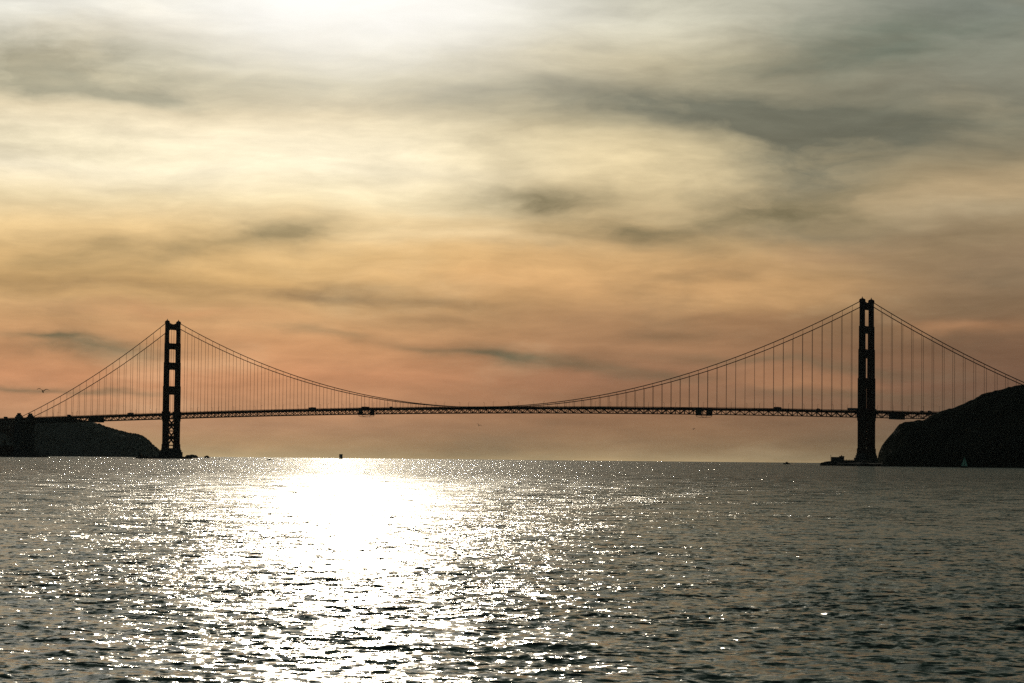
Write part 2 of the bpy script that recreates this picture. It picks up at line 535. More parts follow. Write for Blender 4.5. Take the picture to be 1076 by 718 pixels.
def car(label, color, tall=1.5, L=4.6, name='car', cat='car'):
    v = empty(name, (0,0,0), label=label, cat=cat)
    b = MB(); h = tall
    b.extrude([(-L/2, 0.35), (-L/2, h*0.62), (-L/2+0.3, h*0.66), (-L/2+0.8, h), (L/2-1.9, h), (L/2-1.1, h*0.66), (L/2-0.1, h*0.56), (L/2, 0.35)], 'y', -0.9, 0.9)
    b.build('body', color, v)
    b = MB(); b.extrude([(-L/2+0.75, h*0.68), (-L/2+1.0, h*0.94), (L/2-2.0, h*0.94), (L/2-1.4, h*0.68)], 'y', -0.92, 0.92); b.build('windows', M['glass'], v)
    wheels(v, (-L/2+0.9, L/2-0.9), 1.8, 0.33)
    return v
put(bus(12.0, M['white'], 'city bus on the deck left of the farther tower'), Xat(134))
put(truck(7.5, 'short lorry on the deck between the pylons and the farther tower', 3.6), Xat(69.5))
put(bus(12.5, M['white'], 'city bus on the deck right of the farther tower, under the main span cable'), Xat(325))
put(bus(10.8, M['white'], 'city bus on the deck left of the nearer tower, alone on its stretch'), Xat(814.5))
put(truck(17.5, 'long articulated lorry on the deck touching the left edge of the nearer tower'), Xat(894.5))
put(truck(8.0, 'boxy lorry on the deck at the far left edge above the arch', 3.6), Xat(3))
put(car('tall van on the deck between the lone bus and the articulated lorry', M['blue'], 2.4, 5.4, 'van', 'van'), Xat(857.5))
put(car('van on the deck right of the nearer tower, left of another van', M['blue'], 2.3, 5.2, 'van', 'van'), Xat(966.5))
put(car('van on the deck right of the nearer tower, closest to the hillside', M['white'], 2.5, 5.6, 'van', 'van'), Xat(974.5))
put(car('van on the deck just right of the left work platform', M['white'], 2.4, 5.4, 'van', 'van'), Xat(408))

# ------------------------------------------------------------------ hills
def interp(tab, x):
    if x <= tab[0][0]: return tab[0][1]
    for (a, ya), (c, yc) in zip(tab, tab[1:]):
        if x <= c:
            t = (x-a)/(c-a); return ya+(yc-ya)*t
    return tab[-1][1]
def fbm(x, y, sc_, oct_=5, seed=0.0):
    v = 0; a = 1; tot = 0
    for i in range(oct_):
        v += a*mnoise.noise(Vector((x*sc_*2**i+seed, y*sc_*2**i-seed, seed*0.37))); tot += a; a *= 0.52
    return v/tot
def grid_mesh(name, nx, ny, fn, m, smooth=True):
    b = []; f = []
    for i in range(nx+1):
        for j in range(ny+1):
            b.append(fn(i/nx, j/ny))
    for i in range(nx):
        for j in range(ny):
            k = i*(ny+1)+j; f.append((k, k+ny+1, k+ny+2, k+1))
    me = bpy.data.meshes.new(name); me.from_pydata(b, [], f)
    me.polygons.foreach_set('use_smooth', [smooth]*len(me.polygons)); me.materials.append(m)
    o = bpy.data.objects.new(name, me); COL.objects.link(o); return o

# near dark headland at the right end of the bridge; its ridge runs just east of the deck
YR = -62.0
prof_px = [(921.5,486),(922.5,478),(927,467),(932,461),(937,455.5),(945,445.5),(951,443.2),(961,442.2),(970,441),(979,436.5),(987,432.3),(1001,428.7),(1008,425.8),(1015,422.6),(1026,417),
           (1032,414.6),(1037,412.8),(1045,410.9),(1051,409.0),(1058,406.9),(1065,405.3),(1070,404.2),(1076,403.4)]
prof = []
for px, py in prof_px:
    p = on_y(px, py, YR); prof.append((p.x, p.z))
prof = [(prof[0][0]-12, -5)] + prof + [(prof[-1][0]+60, 120), (prof[-1][0]+200, 150), (prof[-1][0]+420, 185), (prof[-1][0]+900, 170)]
def near_hill(u, v):
    X = 1300 + (u**1.35)*1150
    east = 90 + 0.22*(X-1320) + 14*mnoise.noise(Vector((X*0.012, 3, 0)))
    rz = interp(prof, X)
    if v < 0.55:
        t = v/0.55                                   # from the shore up to the ridge
        Y = YR - east*(1-t)
        g = t**0.62
        cliff = min(1.0, t*5)
        z = -4*(1-cliff) + rz*g + (fbm(X, Y, 0.02, 5)*16 + abs(fbm(X, Y, 0.05, 4, 5.0))*-9)*math.sin(math.pi*min(1, t))*min(1, max(rz, 0)/50)
        z = min(z, rz*1.0 + (1-t)*2)
    else:
        t = (v-0.55)/0.45                            # west flank, cut down under the deck
        Y = YR + t*330
        low = min(rz, 52.0)
        k = min(1, t/0.12)
        z = rz*(1-k)+low*k - 20*t + fbm(X, Y, 0.02, 4)*8*k*(1-k) - (k*(3+6*t))
    z += 0.0 if v >= 0.55 else fbm(X, Y, 0.13, 4, 2.0)*3.0*min(1, max(0, z)/15)
    if v in (0.0, 1.0): z = -6
    if v < 0.55: X += (YR-Y)*0.56       # the shore runs back north-eastwards
    return (X, Y, z)
tag(grid_mesh('near_headland', 260, 110, near_hill, M['hill']), kind='structure')

# far wooded headland behind the left half of the side span
D0 = 8200.0
fprof = [(-140, 430), (-60, 437), (0, 441), (38, 440.5), (60, 440.2), (80, 441.5), (95,443.5),(104,446.5),(110,449),(118,451.5),(125.5,453.5),(132,455),(138,456),(145.5,457.2),(150,459.5),(154,462.5),(158,466),(161,469),(165,472),(170,475.4),(176,478.2),(180,479.5)]
LD = (at(180, 470, D0)-at(-140, 470, D0)); LD.z = 0; SPAN = LD.length; LD.normalize()
DD = Vector((-LD.y, LD.x, 0))
O0 = at(-140, 470, D0); O0.z = 0
def fh(s):
    px = -140+320*s/SPAN
    p = at(px, interp(fprof, px), D0+ (at(px,470,D0)-CAM).length*0); return max(-4, p.z)
def far_hill_z(s, t):
    X = O0+LD*s+DD*t
    r = fh(s)
    g = math.sin(math.pi*min(1, max(0, (t+260)/900)))**0.8 if -260 < t < 640 else 0
    g /= math.sin(math.pi*260/900)**0.8
    if t > 0: g = max(0, 1-(t/640)**2)
    z = r*min(1.0, g) + fbm(X.x, X.y, 0.006, 5)*14*(1 if t < -20 else 0.0)*min(1, r/40)*max(0, min(1, (-t)/80))*min(1, (t+260)/60)
    return X, z
def far_hill(u, v):
    s = u*(SPAN+1); t = -262+v*900
    X, z = far_hill_z(s, t)
    z += fbm(X.x, X.y, 0.03, 3)*2.0
    if v in (0.0, 1.0) : z = -8
    return (X.x, X.y, z)
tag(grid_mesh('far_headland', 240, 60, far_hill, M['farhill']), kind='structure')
# the woods on it
def crown_cloud(spots, name):
    vs = []; fs = []
    bm = bmesh.new(); bmesh.ops.create_icosphere(bm, subdivisions=1, radius=1)
    bv = [v.co.copy() for v in bm.verts]; bf = [tuple(v.index for v in f.verts) for f in bm.faces]; bm.free()
    for (x, y, z, r) in spots:
        n = len(vs); a = random.random()*6.28; ca, sa = math.cos(a), math.sin(a)
        kx = random.uniform(0.8, 1.3); kz = random.uniform(0.6, 1.0)
        for v in bv:
            j = random.uniform(0.78, 1.15)
            vs.append((x+(v.x*ca-v.y*sa)*r*kx*j, y+(v.x*sa+v.y*ca)*r*j, z+v.z*r*kz*j))
        fs += [tuple(i+n for i in f) for f in bf]
    me = bpy.data.meshes.new(name); me.from_pydata(vs, [], fs); me.materials.append(M['leaf'])
    o = bpy.data.objects.new(name, me); COL.objects.link(o); return o
spots = []
for i in range(5200):
    s = random.uniform(0, SPAN*0.955); t = random.uniform(-235, 90)
    if i % 3 == 0: t = random.uniform(-12, 12)
    if mnoise.noise(Vector((s*0.012, t*0.012, 9))) < -0.22 and s < SPAN*0.8: continue
    X, z = far_hill_z(s, t)
    if z < 6: continue
    r = random.uniform(2.8, 6.2)
    spots.append((X.x, X.y, z-1.5, r))
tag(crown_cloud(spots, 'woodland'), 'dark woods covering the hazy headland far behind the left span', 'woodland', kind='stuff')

# ------------------------------------------------------------------ rocks
def rock(name, loc, sx, sy, sz, label, cat='rock', seed=1.0, group=None, pw=0.7):
    bm = bmesh.new(); bmesh.ops.create_icosphere(bm, subdivisions=4, radius=1)
    for v in bm.verts:
        n = mnoise.noise(v.co*1.6+Vector((seed*7, 0, 0)))*0.35 + mnoise.noise(v.co*4+Vector((0, seed*3, 0)))*0.16 + mnoise.noise(v.co*9+Vector((0, seed*3, 0)))*0.07
        q = v.co*(1+n)
        z = math.copysign(abs(q.z)**pw, q.z)
        v.co = Vector((q.x*sx, q.y*sy, z*sz))
    me = bpy.data.meshes.new(name); bm.to_mesh(me); bm.free(); me.materials.append(M['rock'])
    o = bpy.data.objects.new(name, me); o.location = loc; COL.objects.link(o)
    return tag(o, label, cat, group)
def water_at(px, dist):
    p = at(px, 480, dist); p.z = 0; return p
p = water_at(201.5, 6400); rock('sea_rock', p, 16, 14, 8.2, 'wide flat topped sea rock just right of the farther tower', seed=1.0, pw=0.5)
p = water_at(217.5, 6400); rock('sea_rock', p, 6.4, 6, 6.8, 'small rounded sea rock standing alone, right of the wide one', seed=2.3)
# point of rock in front of the nearer tower
pr = rock('rock_point', on_y(893, 488, -60)*1.0, 36, 16, 8.5, 'low dark rocky point under the small building beside the nearer tower', 'rocky point', seed=4.0, pw=0.45)
pr.location.z = -1.0; pr.rotation_euler.z = 0.15
p = water_at(905, 3290); q = rock('shore_rocks', p, 34, 16, 4.2, 'dark shore rocks around the foot of the nearer tower', 'shore rocks', seed=6.0, pw=0.5); q.rotation_euler.z = 0.2
for px, d, r_ in ((868.5, 3370, 2.4), (928, 3235, 3.0)):
    p = water_at(px, d); rock('sea_rock', p, r_, r_, r_*0.7, 'tiny half drowned rock left of the rocky point' if px < 900 else 'small rock in the water under the dark hillside cliff', seed=px)

# ------------------------------------------------------------------ fog signal building on the point
lp = on_y(880.2, 486, -62)
bld = empty('fog_signal_building', (lp.x, lp.y, 4.2), rz=0.42, label='small flat roofed building with a mast at the end of the rocky point', cat='building')
b = MB(); b.box(-8.6, 2.4, -5, 5, 0, 7.2); b.box(2.4, 8.6, -5.2, 5.2, 0, 8.4); b.build('wall', M['concrete'], bld)
b = MB(); b.box(-9.0, 2.38, -5.4, 5.4, 7.2, 7.7); b.box(2.0, 9.0, -5.6, 5.6, 8.4, 9.0); rf = b.build('roof', M['roof'], bld)
b = MB(); b.box(4.6, 5.8, -0.6, 0.6, 9.0, 10.3); b.build('chimney', M['brick'], rf)
for x in (-6.8, -3.6, -0.4, 4.2, 6.8):
    b = MB(); b.box(x-0.6, x+0.6, -5.25 if x > 2 else -5.06, -4.9, 2.6, 5.2); w = b.build('window', M['glass'], bld)
b = MB(); b.box(-5.8, -4.7, -5.06, -4.9, 0, 2.4); b.build('door', M['dark'], bld)
b = MB(); b.tube([(-9.3, 0, 0), (-9.3, 0, 10.8)], 0.22, 6); b.bar((-10.1, 0, 9.4), (-8.5, 0, 9.4), 0.25); b.build('mast', M['steel'], bld)
# low wall with posts between building and tower
a0 = on_y(888, 486, -58); a1 = on_y(898, 486, -50)
b = MB(); L = (a1-a0).length
b.box(0, L, -0.6, 0.6, 0, 4.3)
for k in range(7): b.box(k*L/6-0.25, k*L/6+0.25, -0.8, 0.8, 4.3, 5.5+(k % 2)*0.7)
b.build('wall_body', M['concrete'])
lw = bpy.data.objects['wall_body']; lw.name = 'sea_wall'
lw.location = (a0.x, a0.y, 3.0); lw.rotation_euler.z = math.atan2(a1.y-a0.y, a1.x-a0.x)
tag(lw, 'low sea wall with short posts between the small building and the nearer tower', 'wall')

# ------------------------------------------------------------------ brick fort under the arch
fort = empty('brick_fort', (XS-62, -6, 0), label='dark three storey brick fort under the steel arch at the left edge', cat='fort')
b = MB(); b.box(-46, 40, -34, 34, 2.2, 17.5); b.build('wall', M['brick'], fort)
b = MB(); b.box(-46.6, 40.6, -34.6, 34.6, 17.5, 18.4); b.box(-44, 38, -32, 32, 18.4, 20.6); b.build('parapet', M['concrete'], fort)
for lv in range(3):
    for k in range(11):
        x = -41+k*7.6
        b = MB(); b.extrude([(x-1.1, 4+lv*4.4), (x+1.1, 4+lv*4.4), (x+1.1, 5.6+lv*4.4), (x+0.6, 6.3+lv*4.4), (x-0.6, 6.3+lv*4.4), (x-1.1, 5.6+lv*4.4)], 'y', -34.06, -33.8)
        b.build('casemate_window', M['dark'], fort)
b = MB(); b.tube([(20, 0, 20.6), (20, 0, 29)], 1.6, 10); b.tube([(20, 0, 29), (20, 0, 31.5)], [2.0, 0.4], 10); b.build('lighthouse', M['rock'], fort)
b = MB(); b.prism([(-80, -52), (78, -52), (84, -40), (84, 36), (-80, 52)], -4, 2.6)
sw = b.build('sea_wall', M['concrete'], loc=(XS-62, 0, 0)); tag(sw, 'long low stone sea wall around the pylons and fort at the left edge', 'wall')

# ------------------------------------------------------------------ boats
def hull(b, L, W, H, draft=0.6, sheer=0.4):
    st = []
    for k in range(13):
        t = k/12; x = -L/2+L*t
        w = W/2*(0.82+0.18*math.sin(math.pi*min(1, t*1.4)))*(1-max(0, (t-0.55)/0.45)**2.2)
        w = max(w, 0.03)
        z1 = H+sheer*(t**2)*H
        st.append([(x-0.0, -w*0.75, -draft), (x+(0.06*L if t > 0.9 else 0), -w, z1), (x+(0.06*L if t > 0.9 else 0), w, z1), (x, w*0.75, -draft)])
    vs = [p for s_ in st for p in s_]; fs = []
    for i in range(12):
        for k in range(4):
            k2 = (k+1) % 4; fs.append((i*4+k, i*4+k2, (i+1)*4+k2, (i+1)*4+k))
    fs += [(3,2,1,0), (48,49,50,51)]
    b.add(vs, fs)

VA = math.atan2(RT.y, RT.x)          # heading of something seen side on, bow to the right
# work boat by the farther tower
p = water_at(151, 3935)
o = empty('work_boat', p, rz=VA+math.pi-0.25, label='dark work boat with a tall wheelhouse beside the farther tower base', cat='work boat')
b = MB(); hull(b, 26, 7.5, 2.2, 1.0, 0.6); b.build('hull', M['hull'], o)
b = MB(); b.box(3, 9, -2.4, 2.4, 2.3, 5.4); b.box(4, 8, -2.0, 2.0, 5.4, 7.6); wh = b.build('wheelhouse', M['hull'], o)
b = MB(); b.box(4.4, 8.06, -2.05, 2.05, 6.1, 7.0); b.build('window', M['glass'], wh)
b = MB(); b.tube([(5.5, 0, 7.6), (5.5, 0, 11.6)], [0.25, 0.12], 6); b.bar((4.2, 0, 9.6), (6.8, 0, 9.6), 0.2); b.build('mast', M['steel'], o)
b = MB(); b.box(-2.5, 1.5, -2.4, 2.4, 2.2, 4.4); b.box(-7, -4, -2, 2, 2.2, 3.6); b.build('deck_gear', M['hullred'], o)
b = MB(); b.bar((0, 0, 4.4), (-9, 0, 6.0), 0.35); b.bar((0, 0, 4.4), (0.2, 0, 6.8), 0.4); b.build('crane', M['steel'], o)
b = MB()
for k in range(9):
    b.tube([(-12.2+k*1.2, -3.0, 2.2), (-12.2+k*1.2, -3.0, 3.2)], 0.08, 5)
b.bar((-12.2, -3.0, 3.2), (-2.6, -3.0, 3.2), 0.12); b.build('guard_rail', M['steel'], o)

# small motor boat in the glare
p = water_at(283, 3300)
o = empty('motor_boat', p, rz=VA+0.3, label='small dark cabin boat on the bright water under the left half of the main span', cat='motor boat')
b = MB(); hull(b, 5.8, 2.3, 0.9, 0.3, 0.5); b.build('hull', M['hull'], o)
b = MB(); b.extrude([(-0.9, 0.9), (-0.7, 2.5), (0.8, 2.5), (1.5, 0.95)], 'y', -0.85, 0.85); cb = b.build('cabin', M['white'], o)
b = MB(); b.box(-0.5, 0.7, -0.88, 0.88, 1.7, 2.3); b.build('window', M['glass'], cb)
b = MB(); b.box(-2.95, -2.5, -0.35, 0.35, 0.3, 1.4); b.build('outboard_motor', M['steel'], o)

# fishing boat on the horizon, right
p = water_at(826.7, 4900)
o = empty('fishing_boat', p, rz=VA+0.2+math.pi, label='dark fishing boat on the horizon left of the rocky point', cat='fishing boat')
b = MB(); hull(b, 12.5, 4.2, 1.7, 0.6, 0.6); b.build('hull', M['hull'], o)
b = MB(); b.extrude([(-2.2, 1.7), (-1.8, 4.6), (2.0, 4.6), (2.8, 1.8)], 'y', -1.5, 1.5); cb = b.build('wheelhouse', M['hull'], o)
b = MB(); b.box(-1.2, 2.4, -1.53, 1.53, 3.2, 4.1); b.build('window', M['glass'], cb)
b = MB(); b.tube([(-0.5, 0, 4.6), (-0.5, 0, 7.2)], 0.12, 6); b.bar((-0.5, 0, 6.6), (-4.4, 0, 3.4), 0.14); b.build('mast', M['steel'], o)
b = MB(); b.box(-5, -3.2, -1.1, 1.1, 1.7, 2.5); b.build('net_drum', M['rubber'], o)

# sailing boat in front of the dark headland
p = water_at(1013.2, 2790)
o = empty('sailing_boat', p, rz=VA-0.5, label='small sailing boat with pale sails in front of the dark hillside', cat='sailing boat')
b = MB(); hull(b, 8.2, 2.5, 1.0, 0.4, 0.35); b.build('hull', M['hull'], o)
b = MB(); b.tube([(0.4, 0, 0.9), (0.4, 0, 12.6)], [0.1, 0.06], 6); ms = b.build('mast', M['steel'], o)
b = MB(); b.tube([(0.4, 0, 1.9), (-3.4, 0.5, 1.8)], 0.07, 6); b.build('boom', M['steel'], o)
def sail(b, A, B, C, belly):
    n = 10; vs = []; fs = []
    A, B, C = Vector(A), Vector(B), Vector(C)
    for side in (0, 0.02):
        for i in range(n+1):
            for j in range(n+1):
                u = i/n; v = j/n
                q = A.lerp(B, v); e = A.lerp(C, v); P_ = q.lerp(e, u)
                P_ = P_+Vector((0, belly*math.sin(math.pi*u)*math.sin(math.pi*min(1, v+0.001)*0.9)+side, 0)); vs.append(P_)
    for s_ in range(2):
        o_ = s_*(n+1)**2
        for i in range(n):
            for j in range(n):
                k = o_+i*(n+1)+j; fs.append((k, k+1, k+n+2, k+n+1))
    b.add(vs, fs)
b = MB(); sail(b, (0.3, 0, 12.3), (0.3, 0, 2.0), (-3.3, 0.5, 1.95), 0.35); b.build('main_sail', M['sail'], o, smooth=True)
b = MB(); sail(b, (0.6, 0, 11.2), (4.1, 0, 1.5), (0.7, 0.4, 1.6), 0.3); b.build('jib_sail', M['sail'], o, smooth=True)
b = MB(); b.box(-1.6, 1.4, -0.7, 0.7, 1.0, 1.5); b.build('cabin', M['white'], o)

# container ship head-on at the horizon
p = water_at(358.2, 9000)
hd = math.atan2(CY-p.y, CX-p.x)
o = empty('cargo_ship', p, rz=hd, label='container ship seen head on, a small grey block on the horizon', cat='cargo ship')
b = MB(); hull(b, 120, 13.5, 5.5, 4, 0.3); b.build('hull', M['hullred'], o)
b = MB(); b.box(-46, -34, -6.0, 6.0, 5.5, 17.5); b.box(-42, -38, -6.9, 6.9, 15.5, 17.0); br = b.build('bridge_house', M['white'], o)
b = MB(); b.box(-33.95, -33.9, -5.4, 5.4, 15.2, 16.4); b.build('window', M['glass'], br)
for r_ in range(4):
    for c_ in range(5):
        b = MB(); h = 2.6*(3+((r_*2+c_) % 2))
        b.box(-28+r_*16, -16+r_*16, -6.2+c_*2.5, -3.85+c_*2.5, 5.6, 5.6+h)
        b.build('container_stack', M['box'], o)
b = MB(); b.tube([(50, 0, 6), (50, 0, 14.5)], 0.4, 6); b.build('mast', M['steel'], o)

# channel buoy far out
p = water_at(231, 3700)
o = empty('buoy', p, label='tiny channel buoy on the bright water right of the farther tower', cat='buoy')
b = MB(); b.tube([(0,0,-0.5), (0,0,0.6), (0,0,0.8)], [1.1, 1.1, 0.3], 12); b.build('float', M['hullred'], o)
b = MB()
for k in range(3):
    a = k*2.094; b.tube([(math.cos(a)*0.7, math.sin(a)*0.7, 0.6), (0, 0, 2.6)], 0.08, 5)
b.build('frame', M['steel'], o)
b = MB(); b.tube([(0,0,2.6), (0,0,3.1)], 0.2, 8); b.build('lantern', M['lamp'], o)

# ------------------------------------------------------------------ birds
def gull(name, loc, span, rz, bank, label, lift=0.5):
    """one continuous body: trunk, neck, head, bill, tail and two bent wings"""
    k = span/1.4
    vs = []; fs = []
    # trunk as rings along x (flies to +x)
    rings = [(-0.34, 0.012, 0.06, 0.0), (-0.24, 0.02, 0.075, 0.0), (-0.14, 0.05, 0.055, 0.0), (-0.02, 0.075, 0.07, -0.005), (0.10, 0.07, 0.065, 0.0),
             (0.18, 0.045, 0.04, 0.018), (0.235, 0.04, 0.036, 0.028), (0.275, 0.032, 0.028, 0.024), (0.30, 0.012, 0.01, 0.014), (0.345, 0.005, 0.004, 0.004)]
    n = 10
    for (x, rz_, ry, z) in rings:
        for i in range(n):
            a = 2*math.pi*i/n; vs.append((x, math.cos(a)*ry, z+math.sin(a)*rz_))
    for r_ in range(len(rings)-1):
        for i in range(n):
            i2 = (i+1) % n; fs.append((r_*n+i, r_*n+i2, (r_+1)*n+i2, (r_+1)*n+i))
    fs.append(tuple(range(n))); fs.append(tuple(range(len(rings)*n-n, len(rings)*n)))
    for s in (-1, 1):
        st = [(0.03, 0.02, 0.12, 0.09, 0.03), (0.18, 0.11*lift*2, 0.14, 0.075, 0.022), (0.34, 0.20*lift*2, 0.13, 0.09, 0.016), (0.52, 0.21*lift*2, 0.06, 0.06, 0.01), (0.70, 0.15*lift*2, -0.06, -0.05, 0.004)]
        base = len(vs)
        for (y, z, xf, ch, th) in st:
            xb = xf-0.21*(1-y*0.8)
            vs += [(xf, s*y, z), ((xf+xb)/2, s*y, z+th), (xb, s*y, z-0.005), ((xf+xb)/2, s*y, z-th*0.4)]
        for j in range(len(st)-1):
            for i in range(4):
                i2 = (i+1) % 4; fs.append((base+j*4+i, base+j*4+i2, base+(j+1)*4+i2, base+(j+1)*4+i))
        fs.append(tuple(base+(len(st)-1)*4+i for i in range(4)))
    me = bpy.data.meshes.new(name); me.from_pydata([(x*k, y*k, z*k) for x, y, z in vs], [], fs)
    bm = bmesh.new(); bm.from_mesh(me); bmesh.ops.recalc_face_normals(bm, faces=bm.faces); bm.to_mesh(me); bm.free()
    me.polygons.foreach_set('use_smooth', [True]*len(me.polygons)); me.materials.append(M['gull'])
    o = bpy.data.objects.new(name, me); o.location = loc; o.rotation_euler = (bank, -0.45, rz); COL.objects.link(o)
    return tag(o, label, 'bird')
gull('gull', at(45, 411.5, 290), 1.45, VA+math.pi/2+0.35, 0.1, 'gull gliding with raised wings above the left end of the bridge', 0.75)
gull('gull', at(503.2, 447.3, 560), 1.2, VA+1.2, 0.5, 'tiny distant bird below the middle of the bridge', 0.8)
gull('gull', at(729, 451, 520), 1.25, VA+0.6, -0.2, 'tiny distant bird below the right work platform', 0.3)

# ------------------------------------------------------------------ WATER
def make_water():
    rng = np.random.default_rng(11)
    azc = YAW
    inner = np.linspace(-13.6, 13.6, 860)
    outer = np.concatenate([np.linspace(-180, -14.2, 60), inner, np.linspace(14.2, 180, 60)])
    az = np.radians(outer)+azc
    r = [3.0]
    while r[-1] < 30500:
        rr = r[-1]
        st = max(0.085, rr*0.0019) if rr > 30 else 0.6
        if rr > 900: st = rr*0.02
        r.append(rr+st)
    r = np.array(r)
    A, Rr = np.meshgrid(az, r)
    X = CX+np.sin(A)*Rr; Y = CY+np.cos(A)*Rr
    cell = np.maximum(np.maximum(Rr*0.0019, 0.085), Rr*np.radians(27.2/860))
    cell[Rr < 30] = 0.6
    cell[Rr > 900] *= 12
    wide = (np.abs(A-azc) > np.radians(13.7)); cell = np.where(wide, Rr*0.05, cell)
    Z = np.zeros_like(X); DX = np.zeros_like(X); DY = np.zeros_like(X)
    wind = math.atan2(FW.y, FW.x)+math.pi-0.35        # the chop runs towards the viewer, a little across
    for i in range(110):
        lam = 0.24*(4.6/0.24)**(i/109.0)*rng.uniform(0.9, 1.1)
        th = wind+rng.normal(0, 0.7 if lam < 2 else 0.45)
        k = 2*math.pi/lam
        steep = 0.025*min(1.0, (0.8/lam)**0.75)*rng.uniform(0.6, 1.3)
        a = steep/k
        w = np.clip((lam/cell-2.2)/1.6, 0, 1)
        if w.max() <= 0: continue
        ph = k*(X*math.cos(th)+Y*math.sin(th))+rng.uniform(0, 6.28)
        c, s = np.cos(ph), np.sin(ph)
        Z += a*w*c; DX -= a*w*s*math.cos(th)*0.9; DY -= a*w*s*math.sin(th)*0.9
    # gusts: patches of calmer and rougher water
    X2 = X+DX; Y2 = Y+DY
    nr, na = X.shape
    co = np.stack([X2, Y2, Z], -1).reshape(-1, 3)
    i = np.arange(nr-1)[:, None]*na+np.arange(na-1)[None, :]
    q = np.stack([i, i+1, i+na+1, i+na], -1).reshape(-1, 4)
    me = bpy.data.meshes.new('water')
    me.vertices.add(len(co)); me.vertices.foreach_set('co', co.astype(np.float32).ravel())
    me.loops.add(q.size); me.loops.foreach_set('vertex_index', q.astype(np.int32).ravel())
    me.polygons.add(len(q)); me.polygons.foreach_set('loop_start', (np.arange(len(q))*4).astype(np.int32))
    me.polygons.foreach_set('use_smooth', np.ones(len(q), dtype=bool))
    me.update(calc_edges=True)
    if me.polygons[len(q)//2].normal.z < 0:
        me.flip_normals()
    o = bpy.data.objects.new('water', me); COL.objects.link(o)
    m = bpy.data.materials.new('sea_water'); m.use_nodes = True
    nt = m.node_tree; N_ = nt.nodes; L_ = nt.links
    b = N_['Principled BSDF']
    b.inputs['Base Color'].default_value = (0.012, 0.055, 0.036, 1)
    
    b.inputs['IOR'].default_value = 1.333
    geo = N_.new('ShaderNodeNewGeometry')
    def slope(scale, amp, detail, rough, stretch):
        mp = N_.new('ShaderNodeMapping'); mp.inputs['Rotation'].default_value = (0, 0, wind)
        mp.vector_type = 'TEXTURE'; mp.inputs['Scale'].default_value = (1, stretch, 1)
        L_.new(geo.outputs['Position'], mp.inputs['Vector'])
        n = N_.new('ShaderNodeTexNoise'); n.inputs['Scale'].default_value = scale
        n.inputs['Detail'].default_value = detail; n.inputs['Roughness'].default_value = rough
        L_.new(mp.outputs['Vector'], n.inputs['Vector'])
        s = N_.new('ShaderNodeVectorMath'); s.operation = 'SUBTRACT'; s.inputs[1].default_value = (0.5, 0.5, 0.5)
        L_.new(n.outputs['Color'], s.inputs[0])
        k = N_.new('ShaderNodeVectorMath'); k.operation = 'MULTIPLY'; k.inputs[1].default_value = (amp, amp, 0)
        L_.new(s.outputs[0], k.inputs[0]); return k.outputs[0]
    def add(a, c):
        n = N_.new('ShaderNodeVectorMath'); n.operation = 'ADD'; L_.new(a, n.inputs[0]); L_.new(c, n.inputs[1]); return n.outputs[0]
    v = add(slope(5.0, SL_A, 3, 0.6, 1.6), slope(0.9, SL_B, 2, 0.55, 1.8))
    # distance from the shore boats' water: far chop is finer than the mesh, so it is carried by the shading normal
    far = N_.new('ShaderNodeMapRange')
    ln = N_.new('ShaderNodeVectorMath'); ln.operation = 'DISTANCE'; ln.inputs[1].default_value = (CX, CY, 0)
    L_.new(geo.outputs['Position'], ln.inputs[0]); L_.new(ln.outputs['Value'], far.inputs['Value'])
    far.inputs['From Min'].default_value = 60; far.inputs['From Max'].default_value = 330
    rr_ = N_.new('ShaderNodeMapRange'); L_.new(ln.outputs['Value'], rr_.inputs['Value'])
    rr_.inputs['From Min'].default_value = 40; rr_.inputs['From Max'].default_value = 700
    rr_.inputs['To Min'].default_value = 0.0; rr_.inputs['To Max'].default_value = 1.0
    # glassy and ruffled patches of ripples side by side, too fine to be seen one by one far off
    pn = N_.new('ShaderNodeTexNoise'); pn.inputs['Scale'].default_value = 2.3; pn.inputs['Detail'].default_value = 2
    L_.new(geo.outputs['Position'], pn.inputs['Vector'])
    pm = N_.new('ShaderNodeMapRange'); pm.inputs['From Min'].default_value = 0.42; pm.inputs['From Max'].default_value = 0.47
    pm.inputs['To Min'].default_value = 0.12; pm.inputs['To Max'].default_value = FAR_ROUGH
    L_.new(pn.outputs['Fac'], pm.inputs['Value'])
    rm = N_.new('ShaderNodeMix'); rm.data_type = 'FLOAT'; rm.inputs[2].default_value = WATER_ROUGH
    L_.new(rr_.outputs['Result'], rm.inputs[0]); L_.new(pm.outputs['Result'], rm.inputs[3])
    L_.new(rm.outputs[0], b.inputs['Roughness'])
    big = slope(0.22, SL_C, 3, 0.7, 1.8)
    sc_ = N_.new('ShaderNodeVectorMath'); sc_.operation = 'SCALE'; L_.new(big, sc_.inputs[0]); L_.new(far.outputs['Result'], sc_.inputs['Scale'])
    v = add(v, sc_.outputs[0])
    # gust patches change how ruffled the surface is
    gn = N_.new('ShaderNodeTexNoise'); gn.inputs['Scale'].default_value = 0.03; gn.inputs['Detail'].default_value = 3
    L_.new(geo.outputs['Position'], gn.inputs['Vector'])
    gm = N_.new('ShaderNodeMapRange'); gm.inputs['From Min'].default_value = 0.35; gm.inputs['From Max'].default_value = 0.65
    gm.inputs['To Min'].default_value = 0.7; gm.inputs['To Max'].default_value = 1.25
    L_.new(gn.outputs['Fac'], gm.inputs['Value'])
    g2 = N_.new('ShaderNodeVectorMath'); g2.operation = 'SCALE'; L_.new(v, g2.inputs[0]); L_.new(gm.outputs['Result'], g2.inputs['Scale'])
    v = add(g2.outputs[0], geo.outputs['Normal'])
    nn = N_.new('ShaderNodeVectorMath'); nn.operation = 'NORMALIZE'; L_.new(v, nn.inputs[0])
    L_.new(nn.outputs[0], b.inputs['Normal'])
